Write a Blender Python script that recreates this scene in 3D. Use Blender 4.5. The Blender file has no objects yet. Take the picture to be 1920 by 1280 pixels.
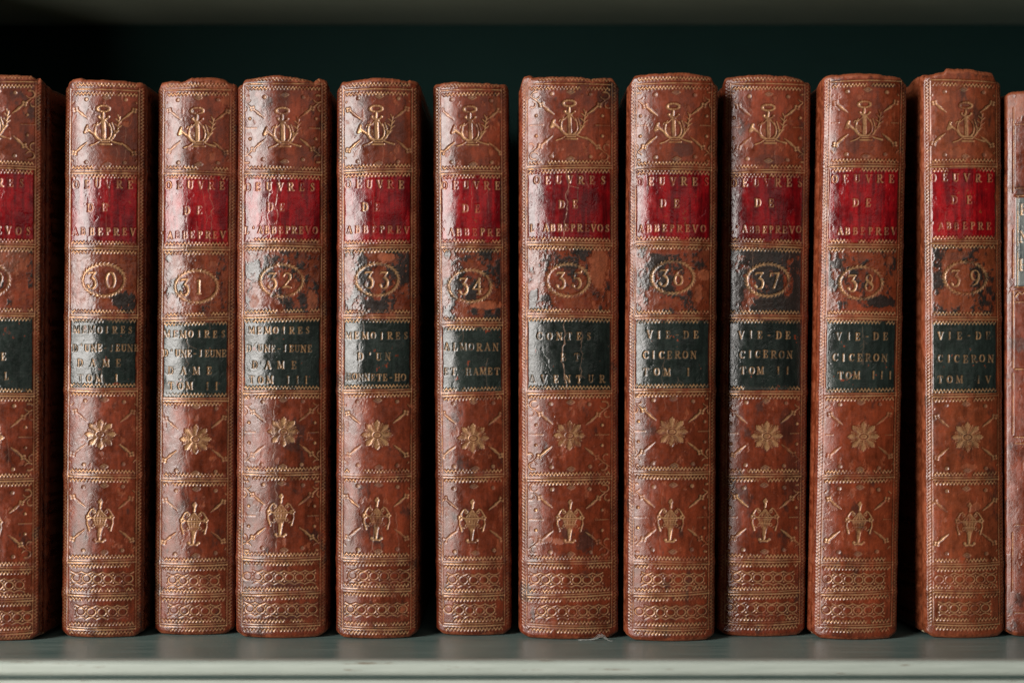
import bpy, math
import numpy as np

# ------------------------------------------------------------------ units
# one "unit pixel" of the 1920 x 1280 survey of the shelf is 0.16 mm
S = 0.00016
DIST = 3440.0            # eye to the plane of the spines, in the same units (0.55 m)
CX, CY = 960.0, 640.0    # optical axis
FLOOR_Y = 1195.0         # shelf top below the optical axis, at the spine plane


def W(x, d, y):
    """survey x, depth behind the spine plane, survey y -> world metres"""
    return ((x - CX) * S, d * S, (FLOOR_Y - y) * S)


scene = bpy.context.scene
col = scene.collection

# ------------------------------------------------------------------ camera
cam_d = bpy.data.cameras.new('camera')
cam = bpy.data.objects.new('camera', cam_d)
col.objects.link(cam)
cam.location = W(CX, -DIST, CY)
cam.rotation_euler = (math.radians(90), 0, 0)
cam_d.sensor_width = 36.0
cam_d.lens = 36.0 * DIST / 1920.0
cam_d.clip_start = 0.01
cam_d.clip_end = 50
cam_d.dof.use_dof = True
cam_d.dof.focus_distance = (DIST - 2) * S
cam_d.dof.aperture_fstop = 6.5
scene.camera = cam

# ------------------------------------------------------------------ light
world = bpy.data.worlds.new('World')
scene.world = world
world.use_nodes = True
world.node_tree.nodes['Background'].inputs[0].default_value = (0.75, 0.85, 1.0, 1)
world.node_tree.nodes['Background'].inputs[1].default_value = 0.012


def area(name, loc, target, sx, sy, power, colour):
    l = bpy.data.lights.new(name, 'AREA')
    l.shape = 'RECTANGLE'
    l.size, l.size_y = sx, sy
    l.energy = power
    l.color = colour
    o = bpy.data.objects.new(name, l)
    col.objects.link(o)
    o.location = loc
    import mathutils
    d = mathutils.Vector(target) - mathutils.Vector(loc)
    o.rotation_euler = d.to_track_quat('-Z', 'Y').to_euler()
    return o


ZC = W(CX, 0, CY)[2]
# the window of the room, left of and behind the photographer
area('window_light', (-1.07, -1.07, ZC + 0.42), (0, 0, ZC + 0.42), 0.66, 1.0, 37.0, (1.0, 0.955, 0.91))
# added low fill: lifts the lower spines' sheen and the upper shelf's underside
area('low_fill_light', (-1.07, -1.07, ZC - 0.42), (0, 0, ZC - 0.05), 0.7, 0.62, 10.5, (1.0, 0.90, 0.80))
# added soft fill from the room side, for the right sides of the books
area('room_fill_light', (0.5, -2.2, ZC + 0.9), (0, 0, ZC), 1.8, 1.6, 5.0, (1.0, 0.93, 0.86))

scene.view_settings.view_transform = 'Standard'
scene.view_settings.look = 'None'
scene.view_settings.gamma = 1.0
scene.view_settings.exposure = 0.0
scene.view_settings.use_curve_mapping = False
scene.cycles.max_bounces = 6


# ------------------------------------------------------------------ materials
class NT:
    def __init__(self, name):
        self.m = bpy.data.materials.new(name)
        self.m.use_nodes = True
        self.t = self.m.node_tree
        self.b = self.t.nodes['Principled BSDF']

    def n(self, kind, **kw):
        x = self.t.nodes.new(kind)
        for k, v in kw.items():
            setattr(x, k, v)
        return x

    def l(self, a, b):
        self.t.links.new(a, b)

    def val(self, sock, v):
        if hasattr(v, 'is_output') or isinstance(v, bpy.types.NodeSocket):
            self.l(v, sock)
        else:
            sock.default_value = v

    def math(self, op, a, b=0.0, clamp=False):
        x = self.n('ShaderNodeMath', operation=op, use_clamp=clamp)
        self.val(x.inputs[0], a)
        self.val(x.inputs[1], b)
        return x.outputs[0]

    def mix(self, f, a, b, mode='MIX'):
        x = self.n('ShaderNodeMix', data_type='RGBA', blend_type=mode)
        self.val(x.inputs[0], f)
        self.val(x.inputs[6], a)
        self.val(x.inputs[7], b)
        return x.outputs[2]

    def ramp(self, f, a, b, lo=0.0, hi=1.0):
        x = self.n('ShaderNodeMapRange')
        self.val(x.inputs[0], f)
        for i, v in enumerate((a, b, lo, hi)):
            x.inputs[i + 1].default_value = v
        return x.outputs[0]

    def noise(self, co, scale, detail=3.0, rough=0.55):
        x = self.n('ShaderNodeTexNoise')
        self.l(co, x.inputs['Vector'])
        x.inputs['Scale'].default_value = scale
        x.inputs['Detail'].default_value = detail
        x.inputs['Roughness'].default_value = rough
        return x.outputs[0]

    def pos(self, scale=(1, 1, 1)):
        g = self.n('ShaderNodeNewGeometry')
        m = self.n('ShaderNodeMapping')
        m.inputs['Scale'].default_value = scale
        self.l(g.outputs['Position'], m.inputs['Vector'])
        return m.outputs[0]

    def bump(self, h, strength, dist):
        x = self.n('ShaderNodeBump')
        x.inputs['Strength'].default_value = strength
        x.inputs['Distance'].default_value = dist
        self.l(h, x.inputs['Height'])
        return x.outputs[0]


def make_gilt_leather():
    q = NT('gilt_leather')
    tint = q.n('ShaderNodeAttribute', attribute_name='tint').outputs['Color']
    gold = q.n('ShaderNodeAttribute', attribute_name='gold').outputs['Fac']
    rough = q.n('ShaderNodeAttribute', attribute_name='rough').outputs['Fac']
    p = q.pos()
    fine = q.noise(p, 2600, 3, 0.6)
    streak = q.noise(q.pos((1, 1, 0.22)), 900, 3, 0.6)
    wear = q.noise(p, 1500, 3, 0.65)
    shade = q.math('ADD', q.ramp(streak, 0.25, 0.75, 0.74, 1.26), q.ramp(fine, 0.3, 0.7, -0.14, 0.14))
    base = q.mix(1.0, tint, q.n('ShaderNodeCombineColor').outputs[0], 'MULTIPLY')
    cc = base.node.inputs[7].links[0].from_node
    for i in range(3):
        q.l(shade, cc.inputs[i])
    g = q.math('MULTIPLY', gold, q.ramp(wear, 0.30, 0.55, 0.35, 1.0), True)
    colr = q.mix(g, base, (0.43, 0.24, 0.108, 1))
    q.l(colr, q.b.inputs['Base Color'])
    q.l(q.math('MULTIPLY', g, 0.45), q.b.inputs['Metallic'])
    r = q.math('ADD', rough, q.ramp(q.noise(p, 700, 4, 0.6), 0.3, 0.7, -0.07, 0.09))
    r = q.math('ADD', r, q.math('MULTIPLY', g, 0.05))
    q.l(r, q.b.inputs['Roughness'])
    q.b.inputs['Specular IOR Level'].default_value = 0.48
    # leather grain: fine pores plus a net of hair-fine creases
    v = q.n('ShaderNodeTexVoronoi', feature='DISTANCE_TO_EDGE')
    warp = q.n('ShaderNodeVectorMath', operation='ADD')
    nz = q.n('ShaderNodeTexNoise')
    nz.inputs['Scale'].default_value = 500
    sc = q.n('ShaderNodeVectorMath', operation='SCALE')
    sc.inputs['Scale'].default_value = 0.0016
    q.l(p, nz.inputs['Vector'])
    q.l(nz.outputs['Color'], sc.inputs[0])
    q.l(p, warp.inputs[0])
    q.l(sc.outputs[0], warp.inputs[1])
    q.l(warp.outputs[0], v.inputs['Vector'])
    v.inputs['Scale'].default_value = 620
    crease = q.ramp(v.outputs['Distance'], 0.0, 0.16, 0.0, 1.0)
    h = q.math('ADD', q.math('MULTIPLY', crease, 0.55),
               q.math('ADD', q.math('MULTIPLY', fine, 0.8), q.math('MULTIPLY', streak, 0.9)))
    q.l(q.bump(h, 0.22, 0.00007), q.b.inputs['Normal'])
    return q.m


def make_board_leather():
    q = NT('board_leather')
    p = q.pos((1, 1, 0.25))
    a = q.noise(p, 260, 5, 0.6)
    f = q.ramp(a, 0.3, 0.7)
    q.l(q.mix(f, (0.075, 0.015, 0.008, 1), (0.17, 0.036, 0.015, 1)), q.b.inputs['Base Color'])
    q.b.inputs['Roughness'].default_value = 0.42
    q.l(q.bump(q.noise(p, 1800, 3), 0.4, 0.0001), q.b.inputs['Normal'])
    return q.m


def make_paper():
    q = NT('aged_paper')
    a = q.noise(q.pos((1, 0.02, 0.02)), 3000, 2)
    q.l(q.mix(q.ramp(a, 0.3, 0.7), (0.30, 0.22, 0.13, 1), (0.5, 0.4, 0.26, 1)), q.b.inputs['Base Color'])
    q.b.inputs['Roughness'].default_value = 0.85
    return q.m


def make_paint(name, c1, c2, rough, worn, spec=.5, dusty=False, grain=900, wear=330):
    q = NT(name)
    p = q.pos((0.06, 1, 1))
    a = q.noise(p, grain, 5, 0.65)
    b = q.noise(q.pos(), 16, 3)
    base = q.mix(q.ramp(q.math('ADD', q.math('MULTIPLY', a, 0.6), q.math('MULTIPLY', b, 0.4)), 0.35, 0.65), c1, c2)
    w = q.ramp(q.noise(q.pos((0.05, 1, 1)), wear, 4, 0.7), worn, worn + 0.03)
    base = q.mix(w, base, (0.13, 0.085, 0.05, 1))
    dust = q.ramp(q.noise(q.pos((1, 1, 1)), 1900, 1, 0.4), 0.69, 0.73)
    base = q.mix(dust, base, (0.42, 0.42, 0.38, 1)) if dusty else base
    q.b.inputs['Specular IOR Level'].default_value = spec
    q.l(base, q.b.inputs['Base Color'])
    q.l(q.ramp(a, 0.3, 0.7, rough - 0.06, rough + 0.08), q.b.inputs['Roughness'])
    q.l(q.bump(a, 0.5, 0.00025), q.b.inputs['Normal'])
    return q.m


M_LEATHER = make_gilt_leather()
M_BOARD = make_board_leather()
M_PAPER = make_paper()
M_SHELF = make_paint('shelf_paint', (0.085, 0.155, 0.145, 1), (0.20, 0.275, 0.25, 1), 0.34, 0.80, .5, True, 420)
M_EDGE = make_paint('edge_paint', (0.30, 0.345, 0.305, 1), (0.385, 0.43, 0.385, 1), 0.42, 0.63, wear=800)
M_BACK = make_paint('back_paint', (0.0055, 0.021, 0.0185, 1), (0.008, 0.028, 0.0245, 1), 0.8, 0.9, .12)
M_UNDER = make_paint('underside_paint', (0.26, 0.32, 0.26, 1), (0.32, 0.38, 0.31, 1), 0.5, 0.9)


def make_lint():
    q = NT('lint_fibre')
    q.b.inputs['Base Color'].default_value = (0.30, 0.31, 0.29, 1)
    q.b.inputs['Roughness'].default_value = 0.8
    return q.m


M_LINT = make_lint()


# ------------------------------------------------------------------ helpers
def tag(o, label=None, cat=None, group=None, kind=None):
    for k, v in (('label', label), ('category', cat), ('group', group), ('kind', kind)):
        if v:
            o[k] = v
    return o


def empty(name, loc):
    o = bpy.data.objects.new(name, None)
    o.empty_display_size = 0.01
    col.objects.link(o)
    o.location = loc
    return o


def raw_mesh(name, verts, quads, mat, parent=None, normals=None, attrs=None):
    me = bpy.data.meshes.new(name)
    nv, nf = len(verts), len(quads)
    me.vertices.add(nv)
    me.vertices.foreach_set('co', np.ascontiguousarray(verts, np.float32).ravel())
    me.loops.add(nf * 4)
    me.loops.foreach_set('vertex_index', np.ascontiguousarray(quads, np.int32).ravel())
    me.polygons.add(nf)
    me.polygons.foreach_set('loop_start', np.arange(0, nf * 4, 4, dtype=np.int32))
    me.update(calc_edges=True)
    for k, a in (attrs or {}).items():
        if a.ndim == 2:
            at = me.attributes.new(k, 'FLOAT_COLOR', 'POINT')
            at.data.foreach_set('color', np.ascontiguousarray(np.c_[a, np.ones(nv)], np.float32).ravel())
        else:
            at = me.attributes.new(k, 'FLOAT', 'POINT')
            at.data.foreach_set('value', np.ascontiguousarray(a, np.float32))
    if normals is not None:
        at = me.attributes.new('custom_normal', 'FLOAT_VECTOR', 'POINT')
        at.data.foreach_set('vector', np.ascontiguousarray(normals, np.float32).ravel())
    me.materials.append(mat)
    o = bpy.data.objects.new(name, me)
    col.objects.link(o)
    if parent:
        o.parent = parent
    return o


def poly_mesh(name, verts, faces, mat, parent=None, smooth=True):
    me = bpy.data.meshes.new(name)
    me.from_pydata(verts, [], faces)
    me.update()
    if not smooth:
        me.polygons.foreach_set('use_smooth', [False] * len(faces))
    me.materials.append(mat)
    o = bpy.data.objects.new(name, me)
    col.objects.link(o)
    if parent:
        o.parent = parent
    return o


def lattice(rng, u, v, su, sv):
    """smooth value noise on the outer grid of 1-D coordinates u (rows) and v (columns), 0..1"""
    u = np.asarray(u) / su
    v = np.asarray(v) / sv
    u = u - u.min()
    v = v - v.min()
    g = rng.random((int(u.max()) + 3, int(v.max()) + 3))
    iu, iv = u.astype(int), v.astype(int)
    fu, fv = u - iu, v - iv
    fu, fv = fu * fu * (3 - 2 * fu), fv * fv * (3 - 2 * fv)
    a = g[iu][:, iv] * (1 - fv) + g[iu][:, iv + 1] * fv
    b = g[iu + 1][:, iv] * (1 - fv) + g[iu + 1][:, iv + 1] * fv
    return a * (1 - fu)[:, None] + b * fu[:, None]


def fbm(rng, u, v, su, sv, octs=4, gain=0.55):
    t, w, tot = 0, 1.0, 0
    for k in range(octs):
        t = t + w * lattice(rng, u, v, su / 2 ** k, sv / 2 ** k)
        tot += w
        w *= gain
    return t / tot


def sstep(x, a, b):
    t = np.clip((x - a) / (b - a), 0, 1)
    return t * t * (3 - 2 * t)


def blur(a, r):
    k = np.exp(-0.5 * (np.arange(-int(3 * r) - 1, int(3 * r) + 2) / r) ** 2)
    k /= k.sum()
    n = len(k) // 2
    p = np.pad(a, ((n, n), (0, 0)), mode='edge')
    o = sum(k[i] * p[i:i + a.shape[0]] for i in range(len(k)))
    p = np.pad(o, ((0, 0), (n, n)), mode='edge')
    return sum(k[i] * p[:, i:i + a.shape[1]] for i in range(len(k)))


# ------------------------------------------------------------------ lettering: old-face capitals as strokes in a unit box
def arc(cx, cy, rx, ry, a0, a1, n=14):
    return [(cx + rx * math.cos(math.radians(a0 + (a1 - a0) * i / n)),
             cy + ry * math.sin(math.radians(a0 + (a1 - a0) * i / n))) for i in range(n + 1)]


T_, t_ = 0.20, 0.085
GLYPH = {
    'I': [([(.5, 0), (.5, 1)], T_), ([(.25, 0), (.75, 0)], t_), ([(.25, 1), (.75, 1)], t_)],
    'E': [([(.25, 0), (.25, 1)], T_), ([(.05, 0), (.88, 0), (.9, .25)], t_), ([(.25, .5), (.65, .5)], t_),
          ([(.65, .37), (.65, .63)], t_), ([(.05, 1), (.9, 1), (.96, .72)], t_)],
    'F': [([(.25, 0), (.25, 1)], T_), ([(.05, 0), (.88, 0), (.9, .25)], t_), ([(.25, .5), (.65, .5)], t_), ([(.05, 1), (.5, 1)], t_)],
    'L': [([(.3, 0), (.3, 1)], T_), ([(.05, 0), (.55, 0)], t_), ([(.05, 1), (.9, 1), (.95, .7)], t_)],
    'T': [([(.5, 0), (.5, 1)], T_), ([(.04, .25), (.06, 0), (.94, 0), (.96, .25)], t_), ([(.28, 1), (.72, 1)], t_)],
    'H': [([(.2, 0), (.2, 1)], T_), ([(.8, 0), (.8, 1)], T_), ([(.2, .5), (.8, .5)], t_), ([(0, 0), (.4, 0)], t_),
          ([(0, 1), (.4, 1)], t_), ([(.6, 0), (1, 0)], t_), ([(.6, 1), (1, 1)], t_)],
    'N': [([(.15, 0), (.15, 1)], t_), ([(.15, 0), (.85, 1)], T_), ([(.85, 0), (.85, 1)], t_), ([(0, 0), (.2, 0)], t_),
          ([(0, 1), (.32, 1)], t_), ([(.68, 0), (1, 0)], t_)],
    'M': [([(.1, 1), (.14, 0)], t_), ([(.14, 0), (.5, .9)], T_), ([(.5, .9), (.84, 0)], t_), ([(.84, 0), (.88, 1)], T_),
          ([(-.04, 1), (.24, 1)], t_), ([(.7, 1), (1.04, 1)], t_), ([(0, 0), (.2, 0)], t_), ([(.8, 0), (1, 0)], t_)],
    'A': [([(.5, 0), (.12, 1)], t_), ([(.48, 0), (.86, 1)], T_), ([(.25, .66), (.72, .66)], t_), ([(-.02, 1), (.28, 1)], t_),
          ([(.68, 1), (1.02, 1)], t_)],
    'V': [([(.14, 0), (.5, 1)], T_), ([(.88, 0), (.52, 1)], t_), ([(-.02, 0), (.34, 0)], t_), ([(.72, 0), (1.02, 0)], t_)],
    'U': [([(.2, 0), (.2, .7)] + arc(.5, .7, .3, .3, 180, 0), t_ * 1.4), ([(.2, 0), (.2, .72)], T_), ([(.8, 0), (.8, .7)], t_),
          ([(.02, 0), (.4, 0)], t_), ([(.62, 0), (.98, 0)], t_)],
    'J': [([(.55, 0), (.55, .8)] + arc(.35, .8, .2, .2, 0, 150), T_ * .8), ([(.3, 0), (.8, 0)], t_)],
    'D': [([(.22, 0), (.22, 1)], T_), ([(.02, 0), (.5, 0)] + arc(.46, .5, .44, .5, -90, 90) + [(.02, 1)], t_),
          (arc(.46, .5, .42, .5, -55, 55), T_)],
    'O': [(arc(.5, .5, .42, .5, 0, 360, 24), t_), (arc(.5, .5, .40, .5, 130, 230), T_), (arc(.5, .5, .40, .5, -50, 50), T_)],
    'C': [(arc(.54, .5, .44, .5, 40, 320, 20), t_), (arc(.54, .5, .42, .5, 125, 235), T_), ([(.9, .05), (.9, .32)], t_)],
    'S': [(arc(.5, .26, .30, .26, -30, -190) + [(.3, .4), (.68, .58)] + arc(.5, .74, .33, .26, -30, 160), t_),
          ([(.24, .3), (.5, .48), (.78, .68)], T_), ([(.78, 0), (.78, .22)], t_), ([(.2, .78), (.2, 1)], t_)],
    'R': [([(.22, 0), (.22, 1)], T_), ([(.02, 0), (.5, 0)] + arc(.5, .25, .28, .25, -90, 90) + [(.22, .5)], t_),
          (arc(.5, .25, .27, .25, -60, 60), T_), ([(.48, .5), (.82, 1), (1, 1)], T_ * .85), ([(.02, 1), (.42, 1)], t_)],
    'P': [([(.25, 0), (.25, 1)], T_), ([(.05, 0), (.5, 0)] + arc(.52, .26, .32, .26, -90, 90) + [(.25, .52)], t_),
          (arc(.52, .26, .31, .26, -60, 60), T_), ([(.05, 1), (.48, 1)], t_)],
    'B': [([(.22, 0), (.22, 1)], T_), ([(.02, 0), (.5, 0)] + arc(.5, .23, .27, .23, -90, 90) + [(.22, .46)], t_),
          ([(.5, .46)] + arc(.5, .73, .34, .27, -90, 90) + [(.02, 1)], t_), (arc(.5, .23, .26, .23, -60, 60), T_),
          (arc(.5, .73, .33, .27, -60, 60), T_)],
    '-': [([(.15, .55), (.85, .55)], t_ * 1.3)],
    "'": [([(.5, -.05), (.45, .2)], T_ * .8)],
    '0': [(arc(.5, .5, .42, .5, 0, 360, 24), t_), (arc(.5, .5, .40, .5, 120, 240), T_), (arc(.5, .5, .40, .5, -60, 60), T_)],
    '1': [([(.5, .12), (.5, .95)], T_), ([(.25, .12), (.6, .1)], t_), ([(.22, .95), (.78, .95)], t_)],
    '2': [([(.16, .22)] + arc(.5, .25, .32, .25, 190, 380) + [(.15, .95)], t_ * 1.3), (arc(.5, .25, .31, .25, -40, 40), T_),
          ([(.12, .93), (.5, .86), (.86, .95)], T_ * .7)],
    '3': [([(.15, .12), (.3, .02), (.8, .02), (.45, .4)], t_ * 1.2), ([(.2, .04), (.8, .04)], T_ * .7),
          ([(.45, .4)] + arc(.45, .72, .4, .34, -90, 150, 18), t_), (arc(.45, .72, .38, .34, -65, 70), T_),
          ([(.12, .86), (.2, .92)], T_)],
    '4': [([(.7, .0), (.08, .68), (.95, .68)], t_ * 1.2), ([(.68, .0), (.68, 1)], T_), ([(.45, 1), (.9, 1)], t_)],
    '5': [([(.3, .02), (.85, .02), (.9, -.08)], T_ * .7), ([(.3, .02), (.24, .42)], t_),
          ([(.24, .42)] + arc(.45, .7, .4, .34, -110, 150, 18), t_), (arc(.45, .7, .38, .34, -60, 70), T_), ([(.12, .84), (.2, .9)], T_)],
    '6': [([(.85, .0), (.5, .12), (.2, .45)] + arc(.5, .68, .36, .32, 190, 360), t_), (arc(.5, .68, .36, .32, 0, 360, 22), t_),
          ([(.42, .2), (.2, .48), (.15, .7), (.25, .9)], T_), (arc(.5, .68, .35, .32, -50, 50), T_)],
    '7': [([(.1, .25), (.14, .06), (.88, .04)], t_ * 1.4), ([(.16, .07), (.85, .06)], T_ * .7), ([(.86, .05), (.45, 1)], T_)],
    '8': [(arc(.5, .25, .28, .25, 0, 360, 20), t_ * 1.2), (arc(.5, .74, .36, .28, 0, 360, 20), t_ * 1.2),
          ([(.26, .3), (.5, .48), (.8, .66)], T_), ([(.24, .62), (.16, .75), (.22, .9)], T_ * .7)],
    '9': [(arc(.5, .32, .36, .32, 0, 360, 22), t_), (arc(.5, .32, .35, .32, 130, 230), T_),
          ([(.86, .32), (.84, .55), (.55, .88), (.2, 1)], t_ * 1.2), ([(.86, .28), (.83, .55), (.62, .82)], T_)],
}
WIDTH = {'I': .5, 'J': .6, "'": .4, '-': .5, 'M': 1.15, 'S': .75, 'L': .8, 'P': .8, 'B': .85, 'E': .85, 'F': .8}


# ------------------------------------------------------------------ a book
class Book:
    """one bound volume: the leather is a fine grid wrapped round back and boards; tooling, labels and
    wear displace it and are then cut out of the same grid as parts of their own"""

    STEP = 1.12

    def __init__(self, seed, c_top, c_bot, hw, yb, contour, yaw=0.0):
        self.rng = np.random.default_rng(seed)
        self.c_top, self.c_bot, self.hw = c_top, c_bot, hw
        self.yb, self.contour, self.yaw = yb, contour, yaw
        # front of the spine stands where its foot meets the shelf
        self.d0 = DIST * ((FLOOR_Y - CY) / (yb - CY) - 1.0)
        self.sc = (DIST + self.d0) / DIST
        self.profile()
        self.grid()

    def xc(self, y):
        return self.c_top + (self.c_bot - self.c_top) * (y - 320.0) / 790.0

    def profile(self):
        st = self.STEP
        tm = math.radians(27)
        half = self.hw + 10
        R = half / math.sin(tm)
        n = int(half * 1.05 / st)
        th = np.linspace(0, tm, n + 1)
        x, d = list(R * np.sin(th)), list(R * (1 - np.cos(th)))
        nx, nd = list(np.sin(th)), list(-np.cos(th))
        r = 13.0
        k = max(6, int(r * (math.pi / 2 - tm) / st * 1.3))
        x0, d0 = x[-1] - r * math.sin(tm), d[-1] + r * math.cos(tm)
        for i in range(1, k + 1):
            t = tm + (math.pi / 2 - tm) * i / k
            x.append(x0 + r * math.sin(t))
            d.append(d0 - r * math.cos(t))
            nx.append(math.sin(t))
            nd.append(-math.cos(t))
        self.n_spine = len(x)
        xe, de = x[-1], d[-1]
        dep = list(np.arange(1.3, 44, 1.5)) + [50, 60, 80, 120, 200, 330, 480, 600]
        for q in dep:
            g = 3.2 * math.exp(-((q - 17) / 6.0) ** 2) - 1.6 * float(sstep(q, 17, 34))
            x.append(xe - g)
            d.append(de + q)
            nx.append(1.0)
            nd.append(0.0)
        self.half_t = xe
        x, d, nx, nd = map(np.array, (x, d, nx, nd))
        self.px = np.r_[-x[:0:-1], x]
        self.pd = np.r_[d[:0:-1], d]
        self.nx = np.r_[-nx[:0:-1], nx]
        self.nd = np.r_[nd[:0:-1], nd]
        m = len(x)
        self.c0, self.c1 = m - self.n_spine, m - 1 + self.n_spine     # columns of the spine
        self.idx0 = m - 1
        c, s = math.cos(self.yaw), math.sin(self.yaw)
        self.qx, self.qd = self.px * c + self.pd * s, -self.px * s + self.pd * c
        self.mx, self.md = self.nx * c + self.nd * s, -self.nx * s + self.nd * c
        # apparent offset of every column from the book's centre line, seen from the camera
        ym = 640
        x_mid = self.xc(ym) - CX
        # true centre so that the label appears centred on x_mid
        X = x_mid * self.sc
        for _ in range(6):
            a = (X + self.qx) * DIST / (DIST + self.d0 + self.qd)
            il = self.idx0 - int(np.searchsorted(x, self.hw))
            ir = self.idx0 + int(np.searchsorted(x, self.hw))
            X += x_mid - 0.5 * (a[il] + a[ir])
        self.X = X
        a = (X + self.qx) * DIST / (DIST + self.d0 + self.qd) - x_mid
        mid = slice(self.c0, self.c1)
        a2 = a.copy()
        # keep it increasing where a shoulder turns out of sight
        a2[self.idx0:] = np.maximum.accumulate(a2[self.idx0:] + np.arange(len(a2) - self.idx0) * 1e-3)
        a2[:self.idx0 + 1] = np.minimum.accumulate((a2[:self.idx0 + 1] - np.arange(self.idx0, -1, -1) * 1e-3)[::-1])[::-1]
        self.A = a2
        self.L, self.Rr = a[il], a[ir]

    def grid(self):
        top = min(y for x, y in self.contour)
        nr = int((self.yb - top) / self.STEP)
        ys = np.linspace(self.yb, top, nr)
        self.ys = ys
        rng = self.rng
        cx = np.array([p[0] for p in self.contour]) - self.xc(150)
        cy = np.array([p[1] for p in self.contour])
        yt = np.interp(self.A, cx, cy)
        j = lattice(rng, [0, 1], np.arange(len(yt)), 5, 3.0)[0] - .5
        k = lattice(rng, [0, 1], np.arange(len(yt)), 5, 9.0)[0] - .5
        yt = yt + 1.1 * j + 1.5 * k
        yt = np.maximum(yt, top)
        self.yt = yt
        q = 34.0
        Y = np.repeat(ys[:, None], len(yt), 1)
        near = Y < top + q
        Y2 = yt[None, :] + (Y - top) * (top + q - yt[None, :]) / q
        self.Y = np.where(near, Y2, Y)
        self.gold = np.zeros_like(self.Y)
        self.press = np.zeros_like(self.Y)     # blind impressions, no gold
        self.crack = np.zeros_like(self.Y)
        self.pid = np.zeros(self.Y.shape, np.int16)
        self.cr = np.arange(len(self.A))
        self.pid[:, :self.c0] = 1
        self.pid[:, self.c1:] = 2
        self.groups = {}

    # ---- stamping -------------------------------------------------
    def win(self, x0, x1, y0, y1):
        """row and column slices round a box of survey pixels (x relative to the centre line)"""
        ya, yz = y0 - 3, y1 + 3
        if y0 < self.ys[-1] + 40:
            ya -= 26
        r0 = int(np.searchsorted(-self.ys, -yz))
        r1 = int(np.searchsorted(-self.ys, -ya))
        c0 = max(self.c0, int(np.searchsorted(self.A, x0 - 3)))
        c1 = min(self.c1, int(np.searchsorted(self.A, x1 + 3)))
        return slice(max(0, r0 - 1), min(len(self.ys), r1 + 1)), slice(c0, c1)

    def put(self, sl, cov, g, pid, layer):
        if cov.size == 0:
            return
        tgt = getattr(self, layer)
        tgt[sl] = np.maximum(tgt[sl], cov * g)
        if pid:
            p = self.pid[sl]
            p[cov > 0.42] = pid

    def seg(self, x1, y1, x2, y2, w, w2=None, g=1.0, pid=0, layer='gold', soft=1.0):
        w2 = w if w2 is None else w2
        m = max(w, w2)
        sl = self.win(min(x1, x2) - m, max(x1, x2) + m, min(y1, y2) - m, max(y1, y2) + m)
        X = self.A[sl[1]][None, :]
        Y = self.Y[sl]
        if Y.size == 0:
            return
        dx, dy = x2 - x1, y2 - y1
        L2 = dx * dx + dy * dy
        t = np.clip(((X - x1) * dx + (Y - y1) * dy) / L2, 0, 1) if L2 > 1e-9 else np.zeros_like(Y)
        dist = np.hypot(X - x1 - t * dx, Y - y1 - t * dy)
        ww = (w + (w2 - w) * t) * 0.5
        self.put(sl, np.clip(0.5 + (ww - dist) / soft, 0, 1), g, pid, layer)

    def line(self, pts, w, w2=None, **k):
        n = len(pts) - 1
        w2 = w if w2 is None else w2
        for i in range(n):
            self.seg(*pts[i], *pts[i + 1], w + (w2 - w) * i / n, w + (w2 - w) * (i + 1) / n, **k)

    def ell(self, cx, cy, rx, ry, w=None, g=1.0, pid=0, layer='gold'):
        sl = self.win(cx - rx - 3, cx + rx + 3, cy - ry - 3, cy + ry + 3)
        X, Y = self.A[sl[1]][None, :], self.Y[sl]
        if Y.size == 0:
            return
        d = (np.hypot((X - cx) / rx, (Y - cy) / ry) - 1) * min(rx, ry)
        cov = np.clip(0.5 - d, 0, 1) if w is None else np.clip(0.5 + w / 2 - np.abs(d), 0, 1)
        self.put(sl, cov, g, pid, layer)

    def teeth(self, y, up, x0, x1, pid, g=0.9, p=6.6, h=5.2):
        """a row of little gilt triangles standing on (up) or hanging from a line"""
        sl = self.win(x0, x1, y - 8, y + 8)
        X, Y = self.A[sl[1]][None, :], self.Y[sl]
        yy = y + self.sag(X)
        ph = self.rng.random()
        tri = 1 - np.abs(((X / p + ph) % 1.0) - 0.5) * 2
        v = (yy - Y) if up else (Y - yy)
        cov = np.clip(0.5 + 1.05 - np.abs(v - tri * h) * 0.62, 0, 1) * np.clip(v + 1.5, 0, 1)
        ok = (X > x0) & (X < x1)
        amp = lattice(self.rng, [0, 1], np.arange(cov.shape[1]), 9, 16)[0][None, :]
        self.put(sl, cov * ok, g, pid, 'gold') if False else self.put(sl, cov * ok * sstep(amp, 0.0, 0.28), g, pid, 'gold')

    def sag(self, X):
        return self._t * X / 60.0 + self._b * (X / 60.0) ** 2

    def rule(self, y, x0, x1, w, g, pid):
        sl = self.win(x0, x1, y - 6, y + 6)
        X, Y = self.A[sl[1]][None, :], self.Y[sl]
        d = np.abs(Y - y - self.sag(X))
        cov = np.clip(0.5 + w / 2 - d, 0, 1) * ((X > x0) & (X < x1))
        amp = lattice(self.rng, [0, 1], np.arange(cov.shape[1]), 9, 22)[0][None, :]
        self.put(sl, cov * (0.45 + 0.55 * sstep(amp, 0.1, 0.5)), g, pid, 'gold')

    def band(self, y, pid, upper=True, lower=True, wide=True):
        self._t, self._b = self.rng.normal(0, 0.8), self.rng.normal(0, 0.35)
        x0, x1 = self.L - 1, self.Rr + 1
        if wide:
            self.rule(y - 2.7, x0 - 1, x1 + 3, 1.3, 0.85, pid)
            self.rule(y + 1.9, x0 - 1, x1 + 3, 2.3, 1.0, pid)
        else:
            self.rule(y, x0 - 1, x1 + 3, 1.9, 0.9, pid)
        if upper:
            self.teeth(y - 6.2, True, x0 + 1, x1 - 1, pid)
        if lower:
            self.teeth(y + 5.6, False, x0 + 1, x1 - 1, pid)

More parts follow.
